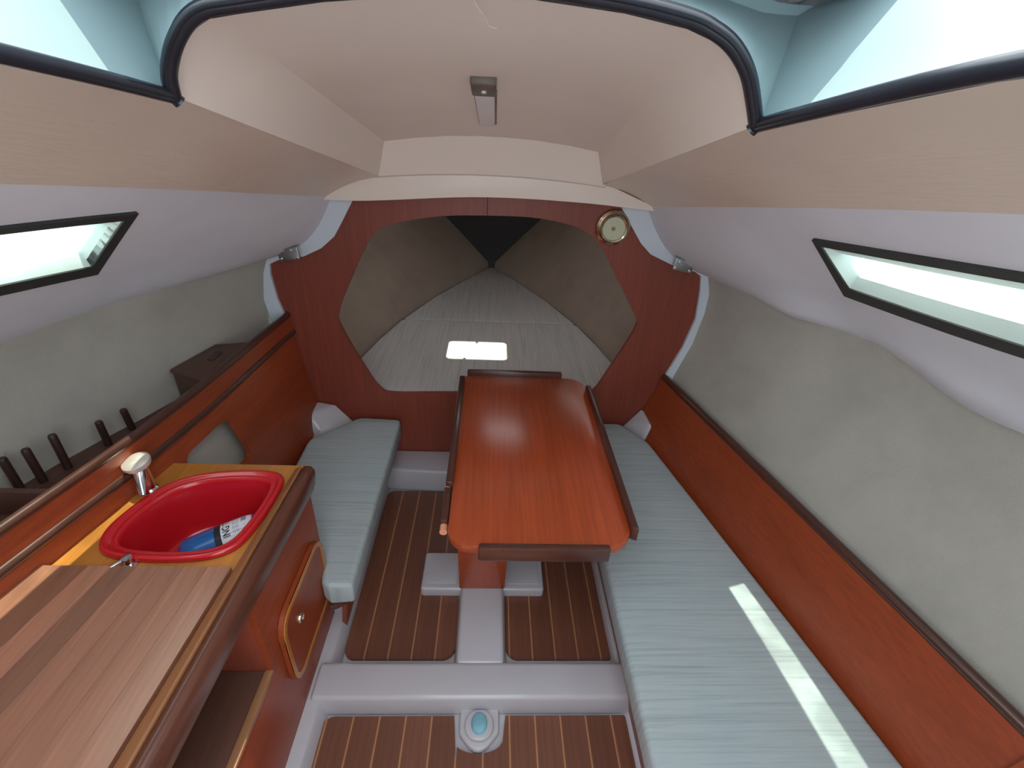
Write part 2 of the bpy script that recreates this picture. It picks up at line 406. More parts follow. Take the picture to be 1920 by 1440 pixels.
for s, A, B, win, nm in ((-1, AL, BL, winL, 'wall_port'), (1, AR, BR, winR, 'wall_starboard')):
    S = side_fn(A, B, s)
    outer = dense([(-.6, 0), (1.70, 0), (1.70, 1), (-.6, 1)], 14)
    root = holed_solid(nm, outer, [dense(win)], lambda a, b, d, S=S: S(a, b, d), 0, .012, 'cabinside', step=(.05, .09), smooth=50,
                       kind='structure', label='lavender grey padded cabin side on the %s side' % ('port' if s < 0 else 'starboard'))
    # hull lining below
    rows = []
    for i in range(36):
        y = -.6+2.30*i/35; b = B(y)
        if s < 0: prof = [(b.x*.975, b.y+.03), (b.x-.012, b.y-.05), (b.x-.030, b.y-.16), (b.x-.036, .66), (b.x-.030, .56), (b.x+.03, .40), (b.x+.14, .22)]
        else:
            bot = .688+(1.68-y)*.2136; prof = [(b.x*.975, b.y+.03), (b.x+.008, b.y-.06), (b.x*.75+bot*.25+.03, .76), (b.x*.5+bot*.5+.035, .64), (bot+.035, .50), (bot+.03, .43), (bot-.03, .22)]
        rows.append([(x, y, z) for x, z in prof])
    loft('hull_lining', rows, 'carpet', root, smooth=80, thick=.01*(-s))
    # window: dark gasket, pale frame reveal, wet pane
    tag = 'port' if s < 0 else 'starboard'
    wn = empty('window_%d' % (1 if s < 0 else 2), S(.85, .4, .02), 'long pointed cabin window with dark gasket, %s side' % ('left' if s < 0 else 'right'), kind='structure')
    c = Vector((sum(q[0] for q in win)/4, sum(q[1] for q in win)/4))
    if s < 0: o1 = [(.458, .228), (.942, .180), (.980, .497), (.507, .486)]; o2 = [(.490, .270), (.955, .268), (.978, .475), (.530, .480)]
    else: o1 = [(.366, .192), (.959, .210), (.987, .489), (.395, .450)]; o2 = [(.400, .269), (.968, .311), (.982, .462), (.420, .415)]
    def ring(name, a, b, da, db, da2, db2, mat):
        a, b = dense(a), dense(b); n = len(a)
        v = [S(*q, da) for q in a]+[S(*q, db) for q in b]+[S(*q, db2) for q in b]+[S(*q, da2) for q in a]; f = []
        for r0, r1 in ((0, 1), (1, 2), (2, 3), (3, 0)):
            for i in range(n): f.append([r0*n+i, r0*n+(i+1) % n, r1*n+(i+1) % n, r1*n+i])
        return ob(name, v, f, mat, wn, smooth=30)
    ring('gasket', win, o1, -.006, -.003, .012, .012, 'gasket')
    ring('frame', o1, o2, .000, .022, .028, .028, 'frame')
    cx, cv = sum(q[0] for q in o2)/4, sum(q[1] for q in o2)/4
    ring('beam_narrowing_rim', o2, [(cx+(a-cx)*1.12, cv+(b-cv)*1.3) for a, b in o2], .027, .027, .046, .046, 'frame')  # unseen outside lip, added to narrow the sunbeam through the pane
    p, t = holed(dense(o2), [], (.06, .06)); n = len(p)
    v = [S(*q, .022) for q in p]+[S(*q, .026) for q in p]
    ob('pane', v, [list(x) for x in t]+[[n+i for i in reversed(x)] for x in t], 'glass', wn, smooth=60)

# main bulkhead with the hexagonal way through to the fore berth
outer = [(-.500, 1.15), (-.500, 1.10), (-.535, 1.03), (-.560, .995), (-.600, .965), (-.650, .940), (-.74, .915), (-.775, .895), (-.780, .850),
         (-.772, .76), (-.755, .70), (-.735, .60), (-.735, .20), (-.45, .0), (.45, .0), (.70, .20), (.715, .50), (.755, .62), (.780, .74), (.772, .85), (.765, .905),
         (.735, .93), (.645, .955), (.570, .995), (.530, 1.03), (.500, 1.07), (.480, 1.15), (.2, 1.165), (-.2, 1.16)]
hole = smooth_loop([(-.545, .715), (-.50, .815), (-.425, .955), (-.38, 1.010), (-.30, 1.040), (-.17, 1.064), (-.03, 1.072), (.12, 1.073), (.23, 1.060), (.31, 1.036), (.375, .985),
                    (.45, .870), (.537, .735), (.545, .700), (.530, .650), (.45, .465), (.425, .420), (.385, .397), (.2, .391), (0, .388), (-.2, .383), (-.375, .378), (-.425, .400), (-.47, .480), (-.545, .655)], 4)
bulk = holed_solid('wall_fore', outer, [hole], XZ, YB, YB+.018, 'mahogany', smooth=30, kind='structure',
                   label='red mahogany bulkhead with a wide six sided opening')
ob('seam', [(-.020, YB-.0005, 1.073), (-.017, YB-.0005, 1.073), (-.017, YB-.0005, 1.13), (-.020, YB-.0005, 1.13), (-.020, YB+.002, 1.073), (-.017, YB+.002, 1.073), (-.017, YB+.002, 1.13), (-.020, YB+.002, 1.13)],
   [(0, 1, 2, 3), (4, 5, 6, 7), (0, 1, 5, 4), (1, 2, 6, 5), (2, 3, 7, 6), (3, 0, 4, 7)], 'print', bulk)
# white head beam over the bulkhead
bx = [-.545+1.06*i/20 for i in range(21)]
bb = herm([(-.503, 1.109), (-.431, 1.110), (-.033, 1.138), (.295, 1.134), (.476, 1.122)])
poly = [(x, beam_top(x)+.022) for x in bx]+[(x, bb(x)[0]) for x in reversed(bx)]
prism('trim_1', poly, XZ, 1.622, YB+.001, 'ceiling', r=.002, kind='structure', label='white curved head beam above the mahogany bulkhead')
# pale edging between bulkhead and hull
eL_in = [(-.447, 1.108), (-.495, 1.03), (-.524, .985), (-.572, .945), (-.635, .915), (-.72, .900), (-.752, .885), (-.757, .850), (-.750, .76), (-.735, .70), (-.735, .60)]
eL_out = [(-.540, 1.13), (-.570, 1.06), (-.605, 1.02), (-.645, .985), (-.685, .965), (-.745, .945), (-.80, .915), (-.805, .86), (-.795, .76), (-.785, .69), (-.785, .60)]
eR_in = [(.421, 1.118), (.475, 1.045), (.505, 1.005), (.545, .970), (.63, .935), (.715, .915), (.738, .90), (.748, .85), (.758, .74), (.735, .62), (.695, .50), (.68, .45)]
eR_out = [(.52, 1.135), (.565, 1.06), (.600, 1.02), (.64, .99), (.70, .965), (.77, .935), (.800, .91), (.800, .86), (.805, .74), (.790, .62), (.755, .50), (.74, .45)]
for k, (a, b, t) in enumerate(((eL_in, eL_out, 'port'), (eR_in, eR_out, 'starboard'))):
    n = len(a); v = [(x, YB-.012, z) for x, z in a]+[(x, YB-.016, z) for x, z in b]+[(x, YB+.012, z) for x, z in b]+[(x, YB+.012, z) for x, z in a]
    f = [[r*n+i, r*n+i+1, ((r+1) % 4)*n+i+1, ((r+1) % 4)*n+i] for r in range(4) for i in range(n-1)]+[[0, n, 2*n, 3*n], [n-1, 2*n-1, 3*n-1, 4*n-1]]
    v, f = bevelled(v, f, 0)
    ob('trim_%d' % (k+2), v, f, 'trim', smooth=50, kind='structure', label='pale blue grey edging strip curving round the %s edge of the bulkhead' % t)

# fore cabin: hull sides, painted bow darkness, deck with the hatch
for s, nm in ((-1, 'wall_port_bow'), (1, 'wall_starboard_bow')):
    rows = []
    for i in range(17):
        t = i/16; y = 1.69+1.81*t
        bxx = .640-.10*t-.54*t**1.75; top = .83-.33*t**1.6
        rows.append([(s*(bxx-.02), y, .24), (s*max(bxx, .012), y, .385+.02*t), (s*(bxx*.62+top*.38+.01), y, .60), (s*(bxx*.3+top*.7+.012), y, .76), (s*top, y, .97-.02*t)])
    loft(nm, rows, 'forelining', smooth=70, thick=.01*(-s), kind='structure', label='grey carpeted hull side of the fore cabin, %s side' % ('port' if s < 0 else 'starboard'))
prism('wall_bow', [(-.06, .30), (.06, .30), (.60, 1.0), (-.60, 1.0)], XZ, 3.47, 3.49, 'blackvoid', r=0, kind='structure', label='triangular panel at the bow, coloured dark like an unlit void')  # dark grey colour stands in for the unlit void at the bow
HX, HY = (-.155, .125), (2.075, 2.265)
dk = lambda y: 1.145-.16*(y-1.69)/1.8
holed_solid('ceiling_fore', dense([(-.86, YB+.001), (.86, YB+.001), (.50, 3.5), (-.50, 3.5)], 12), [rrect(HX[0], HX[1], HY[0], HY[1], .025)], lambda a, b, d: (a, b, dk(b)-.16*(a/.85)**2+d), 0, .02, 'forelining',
            step=(.15, .15), smooth=60, kind='structure', label='fore deck ceiling with a small hatch, darkened to dim the fore cabin')  # out of sight; dark lining colour chosen to dim the berth below
fh = empty('deck_hatch', (-.015, 2.17, 1.09), 'small clear deck hatch over the fore berth', 'hatch')
holed_solid('rim', rrect(HX[0]-.025, HX[1]+.025, HY[0]-.025, HY[1]+.025, .03), [rrect(HX[0], HX[1], HY[0], HY[1], .025)], lambda a, b, d: (a, b, dk(b)+d), .015, .035, 'frame', fh)
tube('catch', [(-.02, HY[1]-.002, dk(HY[1])+.015), (-.02, HY[1]-.018, dk(HY[1])+.01)], .006, 'black', fh)
tube('catch', [(-.07, HY[0]+.002, dk(HY[0])+.015), (-.07, HY[0]+.014, dk(HY[0])+.01)], .006, 'black', fh)

# hatch coaming, seal and sliding hatch above
path = [(-.41, -.6, 1.50), (-.405, -.2, 1.475), (-.402, .2, 1.449), (-.40, .45, 1.42), (-.398, .6, 1.402)]+arc+[(.340, .6, 1.407), (.347, .40, 1.437), (.352, .15, 1.458), (.356, -.2, 1.478), (.36, -.6, 1.50)]
def up(p):
    x, y, z = p
    if y < .69 and z < 1.50 and (x < -.396 or x > .338): return Vector((x+(.078 if x > 0 else -.075), y, 1.520 if x > 0 else 1.545))
    k = max(0, 1-abs(x)/.30)
    return Vector((x*1.24, .84-.06*k, (1.524 if x > 0 else 1.545)*(1-k)+1.59*k))
loft('trim_4', [path, [Vector(p).lerp(up(p), .5) for p in path], [up(p) for p in path], [up(p)+Vector((.02 if p[0] > 0 else -.02, .0, .012)) for p in path]], 'coaming', smooth=35, thick=.012, inside=(-.03, -.1, 1.47), kind='structure', label='white coaming walls of the open companionway hatch')
sl = [Vector(p)+Vector((.006*(1 if p[0] < 0 else -1), -.004, -.002)) for p in path]
iL, iR = 5, len(path)-6
def fine(pts, sub=4):
    out = []
    for i in range(len(pts)-1):
        p0, p1, p2, p3 = (pts[max(0, min(len(pts)-1, i+q))] for q in (-1, 0, 1, 2))
        for k in range(sub):
            t = k/sub; out.append(.5*((2*p1)+(p2-p0)*t+(2*p0-5*p1+4*p2-p3)*t*t+(3*p1-p0-3*p2+p3)*t**3))
    return out+[pts[-1]]
v, f = tube_vf(fine(sl[:iL+1])+[sl[iL]+Vector((.004, .004, -.006))], .0080, 10)
seal = empty('hatch_seal', (0, .66, 1.38), 'black rubber edge seal running round the hatch opening', 'seal')
ob('seal_side', v, f, 'black', seal, smooth=60)
v, f = tube_vf([sl[iR]+Vector((-.004, .004, -.006))]+fine(sl[iR:]), .0085, 10); ob('seal_side', v, f, 'black', seal, smooth=60)
v, f = tube_vf(fine(sl[iL:iR+1]), .0090, 12); ob('seal_arch', v, f, 'black', seal, smooth=60)
v, f = tube_vf(fine([q+Vector((0, -.007, .001)) for q in sl[iL:iR+1]]), .0050, 8); ob('seal_lip', v, f, 'black', seal, smooth=60)
sh = empty('sliding_hatch', (0, 1.0, 1.57), 'grey sliding hatch pushed forward over the opening', 'hatch')
prism('cover', rrect(-.50, .48, .635, 1.45, .04), XY, 1.568, 1.592, 'hatch', sh, r=.008)
prism('skirt', [(.445, .640), (.458, .640), (.458, 1.44), (.445, 1.44)], XY, 1.475, 1.569, 'hatch', sh, r=.003)
prism('skirt', [(-.475, .640), (-.488, .640), (-.488, 1.44), (-.475, 1.44)], XY, 1.50, 1.569, 'hatch', sh, r=.003)
prism('fore_skirt', [(-.475, 1.42), (.445, 1.42), (.445, 1.435), (-.475, 1.435)], XY, 1.50, 1.569, 'hatch', sh, r=.003)
prism('fore_skirt', [(-.475, .90), (.445, .90), (.445, .915), (-.475, .915)], XY, 1.49, 1.569, 'hatch', sh, r=.003)
box('runner', .425, .445, .635, 1.40, 1.548, 1.568, 'hatch', sh, r=.004); box('runner', -.465, -.445, .635, 1.40, 1.548, 1.568, 'hatch', sh, r=.004)
# after end, out of the picture: the low bulkhead below the companionway
holed_solid('wall_aft', [(-1.2, 0), (1.2, 0), (1.2, .95), (.86, 1.48), (.36, 1.51), (-.41, 1.51), (-.86, 1.48), (-1.2, .95)], [rrect(-.36, .33, .55, 1.505, .03)], XZ, -.62, -.60, 'coaming', kind='structure', label='white after bulkhead with the companionway')

# ------------------------------------------------------------------ cabin sole
fl = box('floor', -.95, .95, -.6, YB, -.04, -.012, 'white', r=0, kind='structure', label='white moulded cabin sole with inset teak boards')
prism('cross_beam', [(.690, -.012), (.700, .054), (.792, .056), (.826, -.012)], YZ, -.435, .43, 'white', fl, r=.010, seg=3)
prism('centre_spine', [(-.078, -.012), (-.066, .054), (.063, .054), (.075, -.012)], XZ, .79, 1.54, 'white', fl, r=.010, seg=3)
fp = prism('foot_plate', rrect(-.200, .200, 1.045, 1.195, .012), XY, -.012, .032, 'white', fl, r=.008, seg=3)
prism('foot_panel', rrect(-.184, -.085, 1.066, 1.180, .006), XY, .030, .0335, 'white', fp, r=.001)
prism('foot_panel', rrect(.085, .184, 1.066, 1.180, .006), XY, .030, .0335, 'white', fp, r=.001)
st = [(-.45, 1.560)]+[(-.45+.9*i/12, 1.560-.022*(1-((-.45+.9*i/12)/.45)**2)) for i in range(13)]+[(.45, YB), (-.45, YB)]
prism('bow_step', st[1:], XY, -.012, .098, 'white', fl, r=.010, seg=3)
prism('side_lip', [(-.50, -.012), (-.50, .046), (-.412, .040), (-.392, -.012)], XZ, -.6, 1.56, 'white', fl, r=.006, seg=2)
prism('side_lip', [(.40, -.012), (.40, .03), (.385, .03), (.380, -.012)], XZ, .80, 1.56, 'white', fl, r=.004, seg=2)
tongue = [(-.050, .700), (-.050, .640)]+[(-.050+.100*i/10, .640-.040*math.sin(math.pi*i/10)) for i in range(1, 10)]+[(.052, .640), (.052, .700)]
prism('drain_moulding', tongue, XY, -.012, .010, 'white', fl, r=.006, seg=3)
# teak boards with pale inlay strips
bays = [rrect(-.394, -.076, .836, 1.535, (.02, .03, .03, .035)), rrect(.074, .382, .836, 1.535, (.01, .02, .035, .006)), rrect(-.405, .388, -.55, .684, (.006, .035, .0, .0))]
pitch = .0672
for bi, poly in enumerate(bays):
    x00 = min(q[0] for q in poly); x11 = max(q[0] for q in poly)
    base = -.334 if bi == 0 else (.084 if bi == 1 else -.324)
    lines = [base+pitch*k for k in range(-12, 13) if x00+.004 < base+pitch*k < x11-.004]
    eds = [x00]+lines+[x11]
    for a, b in zip(eds[:-1], eds[1:]):
        a2 = a if a == x00 else a+.0022; b2 = b if b == x11 else b-.0022
        segs = [clip_x(poly, a2, b2)]
        if bi == 2 and b2 > -.058 and a2 < .060:
            cut = lambda x: .690 if abs(x) > .062 else .628-.030*math.sqrt(max(0, 1-(x/.062)**2))
            N = 8; xs_ = [a2+(b2-a2)*i/N for i in range(N+1)]
            segs = [[(x, min(.684, cut(x))) for x in xs_]+[(b2, -.55), (a2, -.55)]]
        for sgm in segs:
            if len(sgm) < 3: continue
            v, f = prism_vf(sgm, XY, -.011, 0.0); ob('teak_plank', v, f, 'plank', fl)
    for x in lines:
        sgm = clip_x(poly, x-.0022, x+.0022)
        if bi == 2 and abs(x) < .062: sgm = [(x-.0022, .592), (x+.0022, .592), (x+.0022, -.55), (x-.0022, -.55)]
        if len(sgm) > 2:
            v, f = prism_vf(sgm, XY, -.011, .0006); ob('inlay_strip', v, f, 'inlay', fl)
pump = empty('foot_pump', (0, .655, .01), 'light blue rubber foot pump button in the white floor moulding', 'foot pump')
prism('housing', rrect(-.036, .038, .617, .690, .034, 8), XY, .010, .022, 'white', pump, r=.006, seg=3)
v = []; f = []
for r, h in ((1, 0), (.96, .004), (.75, .0075), (.4, .0095), (.0, .010)):
    for i in range(24): v.append((.001+.021*r*math.cos(i*math.pi/12), .655+.027*r*math.sin(i*math.pi/12), .0215+h))
for k in range(4):
    for i in range(24): f.append([k*24+i, k*24+(i+1) % 24, (k+1)*24+(i+1) % 24, (k+1)*24+i])
f.append(list(range(24))); ob('button', v, f, 'bluepump', pump, smooth=60)

# ------------------------------------------------------------------ settees and cushions
s1 = empty('settee', (-.5, 1.3, 0), 'mahogany settee base along the port side', 'settee')
hexa('front_panel', [(-.405, .93, .0), (-.405, 1.66, .0), (-.42, 1.66, .0), (-.42, .93, .0)], [(-.375, .90, .185), (-.375, 1.66, .185), (-.39, 1.66, .185), (-.39, .90, .185)], 'mahogany_y', s1, r=.002)
seat = [(-.352, .900)]+[(-.352-.06*i/6, .900-.045*math.sin(math.pi*i/12)) for i in range(1, 7)]+[(-.424, .95), (-.424, 1.0), (-.66, 1.0), (-.69, 1.66), (-.352, 1.66)]
prism('seat_board', seat, XY, .185, .203, 'dark', s1, r=.004)
s2 = empty('settee', (.5, 1.0, 0), 'mahogany settee base along the starboard side', 'settee')
hexa('front_panel', [(.400, .0, .0), (.400, 1.66, .0), (.412, 1.66, .0), (.412, .0, .0)], [(.372, .0, .185), (.372, 1.66, .185), (.384, 1.66, .185), (.384, .0, .185)], 'mahogany_y', s2, r=.002)
prism('seat_board', [(.360, .0), (.93, .0), (.64, 1.66), (.360, 1.66)], XY, .185, .203, 'dark', s2, r=.004)
def cushion(name, poly, z0, z1, mat, r, puff=.004, **k):
    """cushion with rolled edges: height falls off with the distance to the outline"""
    P = [Vector(q) for q in poly]; n = len(P)
    if sum(P[i-1].x*P[i].y-P[i].x*P[i-1].y for i in range(n)) < 0: P.reverse()
    def inset(d):
        out = []
        for i in range(n):
            a, b, c = P[i-1], P[i], P[(i+1) % n]
            n1 = Vector((-(b-a).y, (b-a).x)).normalized(); n2 = Vector((-(c-b).y, (c-b).x)).normalized()
            m_ = n1+n2; out.append(b+m_*(d/max(.5, m_.dot(n1))))
        return out
    h = z1-z0; v = []; f = []
    prof = [(r*.6, 0), (r*.15, r*.25), (0, r*.8), (0, h-r), (r*.08, h-r*.6), (r*.3, h-r*.28), (r*.62, h-r*.07), (r, h)]
    for d, q in prof: v += [(p.x, p.y, z0+q) for p in inset(d)]
    for j in range(len(prof)-1):
        for i in range(n): f.append([j*n+i, j*n+(i+1) % n, (j+1)*n+(i+1) % n, (j+1)*n+i])
    f.append(list(range(n)))
    top = [tuple(p) for p in inset(r)]; pts, tri = holed(top, [], (.03, .03)); b0 = len(v)
    def edge(p):
        p = Vector(p); best = 9
        for i in range(n):
            a, c = Vector(top[i-1]), Vector(top[i]); t = max(0, min(1, (p-a).dot(c-a)/max(1e-9, (c-a).length_squared))); best = min(best, (p-a-(c-a)*t).length)
        return best
    for p in pts: v.append((p[0], p[1], z1+puff*min(1, edge(p)/.06)))
    f += [[b0+i for i in t] for t in tri]
    bm = bmesh.new(); bv = [bm.verts.new(x) for x in v]
    for q in f:
        try: bm.faces.new([bv[i] for i in q])
        except ValueError: pass
    bmesh.ops.remove_doubles(bm, verts=bm.verts, dist=2e-4); v, f = bake(bm)
    return ob(name, v, f, mat, smooth=60, **k)
def rounded(poly, rad, n=4):
    out = []
    N = len(poly)
    for i in range(N):
        a, b, c = Vector(poly[i-1]), Vector(poly[i]), Vector(poly[(i+1) % N])
        q = min(rad, (a-b).length*.4, (c-b).length*.4)
        p0 = b+(a-b).normalized()*q; p1 = b+(c-b).normalized()*q
        for k in range(n+1):
            t = k/n; out.append(tuple(p0*(1-t)**2+b*2*t*(1-t)+p1*t*t))
    return out
cushion('seat_cushion', rounded(dense([(-.344, 1.645), (-.510, 1.655), (-.662, 1.50), (-.655, 1.02), (-.465, .985), (-.442, .94), (-.428, .880), (-.405, .862), (-.344, .868)], 3), .02, 2), .204, .280, 'cushion', .014, .003,
        label='short blue grey cushion on the port settee beside the galley', cat='cushion')
cushion('seat_cushion', rounded(dense([(.346, .12), (.930, .12), (.860, .45), (.632, 1.53), (.545, 1.655), (.346, 1.655)], 3), .02, 2), .204, .280, 'cushion', .016, .003,
        label='long blue grey cushion with a sunlit streak on the starboard settee', cat='cushion')
# white moulded corner blocks by the bulkhead
def hull_ob(name, pts, mat, **k):
    bm = bmesh.new()
    for p in pts: bm.verts.new(p)
    bmesh.ops.convex_hull(bm, input=bm.verts); bmesh.ops.dissolve_limit(bm, angle_limit=.02, verts=bm.verts, edges=bm.edges)
    v, f = bake(bm); v, f = bevelled(v, f, .008, 3, 12); return ob(name, v, f, mat, smooth=40, **k)
hull_ob('corner_block', [(-.735, 1.675, .2045), (-.735, 1.675, .29), (-.670, 1.675, .335), (-.604, 1.675, .322), (-.535, 1.675, .235), (-.535, 1.675, .2045), (-.725, 1.575, .2045), (-.725, 1.575, .272), (-.690, 1.600, .318), (-.640, 1.575, .255), (-.625, 1.57, .2045)],
        'white', label='white moulded corner block between port settee and bulkhead', cat='moulding')
hull_ob('corner_block', [(.690, 1.675, .2045), (.690, 1.675, .28), (.628, 1.675, .340), (.565, 1.675, .255), (.555, 1.675, .2045), (.668, 1.575, .2045), (.668, 1.575, .300), (.640, 1.59, .325), (.625, 1.575, .225), (.61, 1.575, .2045)],
        'white', label='white moulded corner block between starboard settee and bulkhead', cat='moulding')

# starboard back board with dark rim
bR = lambda y: .600+(1.68-y)*.2085      # foot of the board
tR = lambda y: .684+(1.68-y)*.2130      # head of the board
bk = empty('settee_backboard', (.75, 1, .28), 'long leaning mahogany back board behind the starboard settee', 'backboard')
ys = [.0, .45, .9, 1.3, 1.675]
loft_rows = []
def board(name, foot, head, z0, z1, th, y0, y1, mat, parent, n=10, r=.002):
    v = []; f = []
    for i in range(n+1):
        y = y0+(y1-y0)*i/n
        v += [(foot(y), y, z0), (head(y), y, z1), (head(y)+th, y, z1), (foot(y)+th, y, z0)]
    for i in range(n):
        for k in range(4): f.append([i*4+k, i*4+(k+1) % 4, (i+1)*4+(k+1) % 4, (i+1)*4+k])
    f += [[0, 1, 2, 3], [n*4, n*4+3, n*4+2, n*4+1]]
    return ob(name, v, f, mat, parent, smooth=30)
board('board', bR, tR, .215, .485, .018, .0, 1.675, 'mahogany_y', bk)
tube('rim', [(tR(y)+.008, y, .489) for y in [1.675*i/12 for i in range(13)]], .0135, 'dark', bk)
board('end_post', lambda y: bR(y)-.012, lambda y: tR(y)-.014, .215, .478, .013, .0, .385, 'mahogany_y', bk, 2)

# port side: upper board, rail, lower panel with the open locker, shelf behind
topx = herm([(1.68, -.718, 0), (1.64, -.722, 0), (.993, -.782, 0), (.642, -.850, 0), (.0, -.97, 0)])
tx = lambda y: topx(y)[0]
pb = empty('settee_backboard', (-.75, 1, .28), 'mahogany back board above the port settee and galley', 'backboard')
board('upper_board', lambda y: tx(y)+.004, tx, .628, .698, -.016, .0, 1.675, 'mahogany_y', pb, 16)
tube('top_rim', [(tx(1.675*i/16)-.008, 1.675*i/16, .700) for i in range(17)], .0115, 'dark', pb)
v, f = tube_vf([(tx(1.675*i/16)-.001, 1.675*i/16, .634) for i in range(17)], .0115, 10); ob('ledge_rail', v, f, 'dark', pb, smooth=60)
# lower panel, with the rounded locker opening
pn = lambda y, z: (-.683-.046*(z-.325)/.295*.6-(1.66-y)*.060-(z-.325)*.05)
lx = lambda y, z: tx(y)-.003+(.628-z)*.16
lock = rounded([(1.00, .440), (1.235, .408), (1.215, .555), (1.175, .572), (1.02, .572)], .03, 5)
holed_solid('lower_panel', dense([(.0, .575), (.975, .575), (.975, .20), (1.675, .20), (1.675, .626), (.0, .626)], 4), [lock], lambda a, b, d: (lx(a, b)-d, a, b), 0, .016, 'mahogany_y', pb, smooth=20)
holed_solid('added_locker_backing', dense([(.90, .33), (1.34, .33), (1.34, .61), (.90, .61)], 2), [], lambda a, b, d: (lx(a, b)-d, a, b), .055, .065, 'carpet', pb)  # lining panel added close behind the opening so it doesn't go dark
shf = empty('shelf', (-.9, .8, .58), 'dark brown shelf behind the port back board', 'shelf')
v = []; f = []
for i in range(17):
    y = 1.675*i/16; v += [(tx(y)-.012, y, .600), (BL(y).x-.022, y, .600), (BL(y).x-.022, y, .585), (tx(y)-.012, y, .585)]
for i in range(16):
    for k in range(4): f.append([i*4+k, i*4+(k+1) % 4, (i+1)*4+(k+1) % 4, (i+1)*4+k])
f += [[0, 1, 2, 3], [67, 66, 65, 64]]
ob('shelf_board', v, f, 'darkshelf', shf)
box('partition', -1.03, -.835, .785, .800, .600, .662, 'darkshelf', shf, r=.004)
rk = [((-.940, 1.098), (-.936, 1.088), .668), ((-.955, 1.028), (-.950, 1.022), .675), ((-.985, .935), (-.985, .935), .697), ((-1.005, .888), (-1.003, .884), .695), ((-1.035, .862), (-1.032, .858), .690)]
pos = ['nearest the faucet', 'second from the faucet', 'third from the faucet', 'fourth from the faucet', 'cut by the left picture edge']
for i, ((bx_, by_), (tx_, ty_), zt) in enumerate(rk):
    tube('rack_dowel', [(bx_, by_, .600), (tx_, ty_, zt-.003), (tx_, ty_, zt)], [.0085, .0085, .0070], 'dowel', n=14, label='dark upright wooden dowel on the port shelf, %s' % pos[i], cat='dowel', group='dowels of the rack on the port shelf')
bxo = empty('shelf_box', (-.84, 1.32, .6), 'dark wooden box at the forward end of the port shelf', 'box')
prism('body', [(-.905, 1.262), (-.790, 1.205), (-.768, 1.45), (-.862, 1.425)], XY, .600, .682, 'darkshelf', bxo, r=.003)
prism('box_lid', [(-.908, 1.257), (-.788, 1.200), (-.766, 1.455), (-.864, 1.430)], XY, .683, .694, 'darkshelf', bxo, r=.003)
prism('lid_slot', rrect(-.835, -.815, 1.32, 1.38, .006), XY, .694, .696, 'dowel', bxo, r=0)

# ------------------------------------------------------------------ galley
fx = lambda y: -.419-.028*(.948-y)                        # outer edge of the fiddle rail
gc = empty('galley_cabinet', (-.6, .6, 0), 'mahogany galley cabinet under the sink with a round cornered door', 'cabinet')
def facex(y, z): return -.444
FX = lambda a, b, d: (facex(a, b)-d, a, b)
holed_solid('front_panel', dense([(.05, .040), (.955, .040), (.955, .560), (.62, .560), (.62, .310), (.05, .310)], 6), [], FX, 0, .015, 'mahogany_y', gc, smooth=20)
prism('end_panel', [(-.459, .04), (-.459, .56), (-.80, .56), (-.74, .20), (-.60, .04)], XZ, .940, .955, 'mahogany', gc, r=.002)
cub = lambda y: fx(y)-.004
hexa('cubby_floor', [(-.80, .05, .302), (-.80, .62, .302), (-.460, .62, .302), (-.460, .05, .302)], [(-.80, .05, .318), (-.80, .62, .318), (-.460, .62, .318), (-.460, .05, .318)], 'darkshelf', gc, r=.002)
hexa('cubby_lip', [(-.460, .05, .310), (-.460, .62, .310), (-.443, .62, .310), (-.443, .05, .310)], [(-.460, .05, .321), (-.460, .62, .321), (-.443, .62, .321), (-.443, .05, .321)], 'palelip', gc, r=.001)
prism('cubby_side', [(-.459, .300), (-.459, .558), (-.80, .558), (-.80, .300)], XZ, .620, .635, 'mahogany', gc, r=.002)
box('cubby_back', -.815, -.80, .05, .62, .30, .558, 'darkshelf', gc, r=.001)
box('plinth', -.60, -.503, .05, .94, -.011, .040, 'dark', gc, r=.002)
door = rounded([(.665, .172), (.928, .172), (.928, .402), (.665, .402)], .055, 8)
dr = holed_solid('door', door, [], FX, -.014, -.001, 'mahogany_y', gc, smooth=30)
door_in = rounded([(.676, .183), (.917, .183), (.917, .391), (.676, .391)], .047, 8)
holed_solid('door_edge', door, [door_in], FX, -.0165, -.012, 'worktop', dr, smooth=30)
lathe('knob', [(.013, 0), (.013, .003), (.011, .006), (.008, .007), (.006, .003), (0, .003)], (facex(.745, .318)+.014, .745, .318), (1, 0, 0), 'brass', dr, 20)
# worktop with the sink hole, stave lid and fiddle rail
sink = [(-.776, .720), (-.784, .785), (-.748, .888), (-.665, .940), (-.525, .950), (-.480, .905), (-.490, .750), (-.532, .694), (-.633, .680), (-.735, .690)]
SK = smooth_loop(sink, 6); sc = Vector((-.628, .815))
def ins(k, dz=0): return [(sc.x+(x-sc.x)*k, sc.y+(y-sc.y)*k) for x, y in SK]
wt = [(lx(.05, .58)+.001, .05), (fx(.05)-.030, .05), (fx(.985)-.030, .985), (lx(.985, .58)+.001, .985), (lx(.8, .58)+.001, .8), (lx(.6, .58)+.001, .6), (lx(.3, .58)+.001, .3)]
holed_solid('worktop', dense(wt, 3), [ins(.93)], XY, .560, .580, 'worktop', label='golden teak galley worktop round the red sink', cat='worktop')
fr = empty('fiddle_rail', (-.44, .5, .56), 'dark rounded wooden fiddle rail along the galley worktop edge', 'rail')
n = 12; v = []; f = []
prof = [(-.027, .556), (-.027, .604), (-.022, .611), (-.012, .613), (-.004, .609), (.001, .600), (.002, .585), (-.003, .556), (-.010, .535), (-.027, .535)]
yy = [.03]+[.03+(.945-.03)*i/n for i in range(1, n)]+[.945, .952]
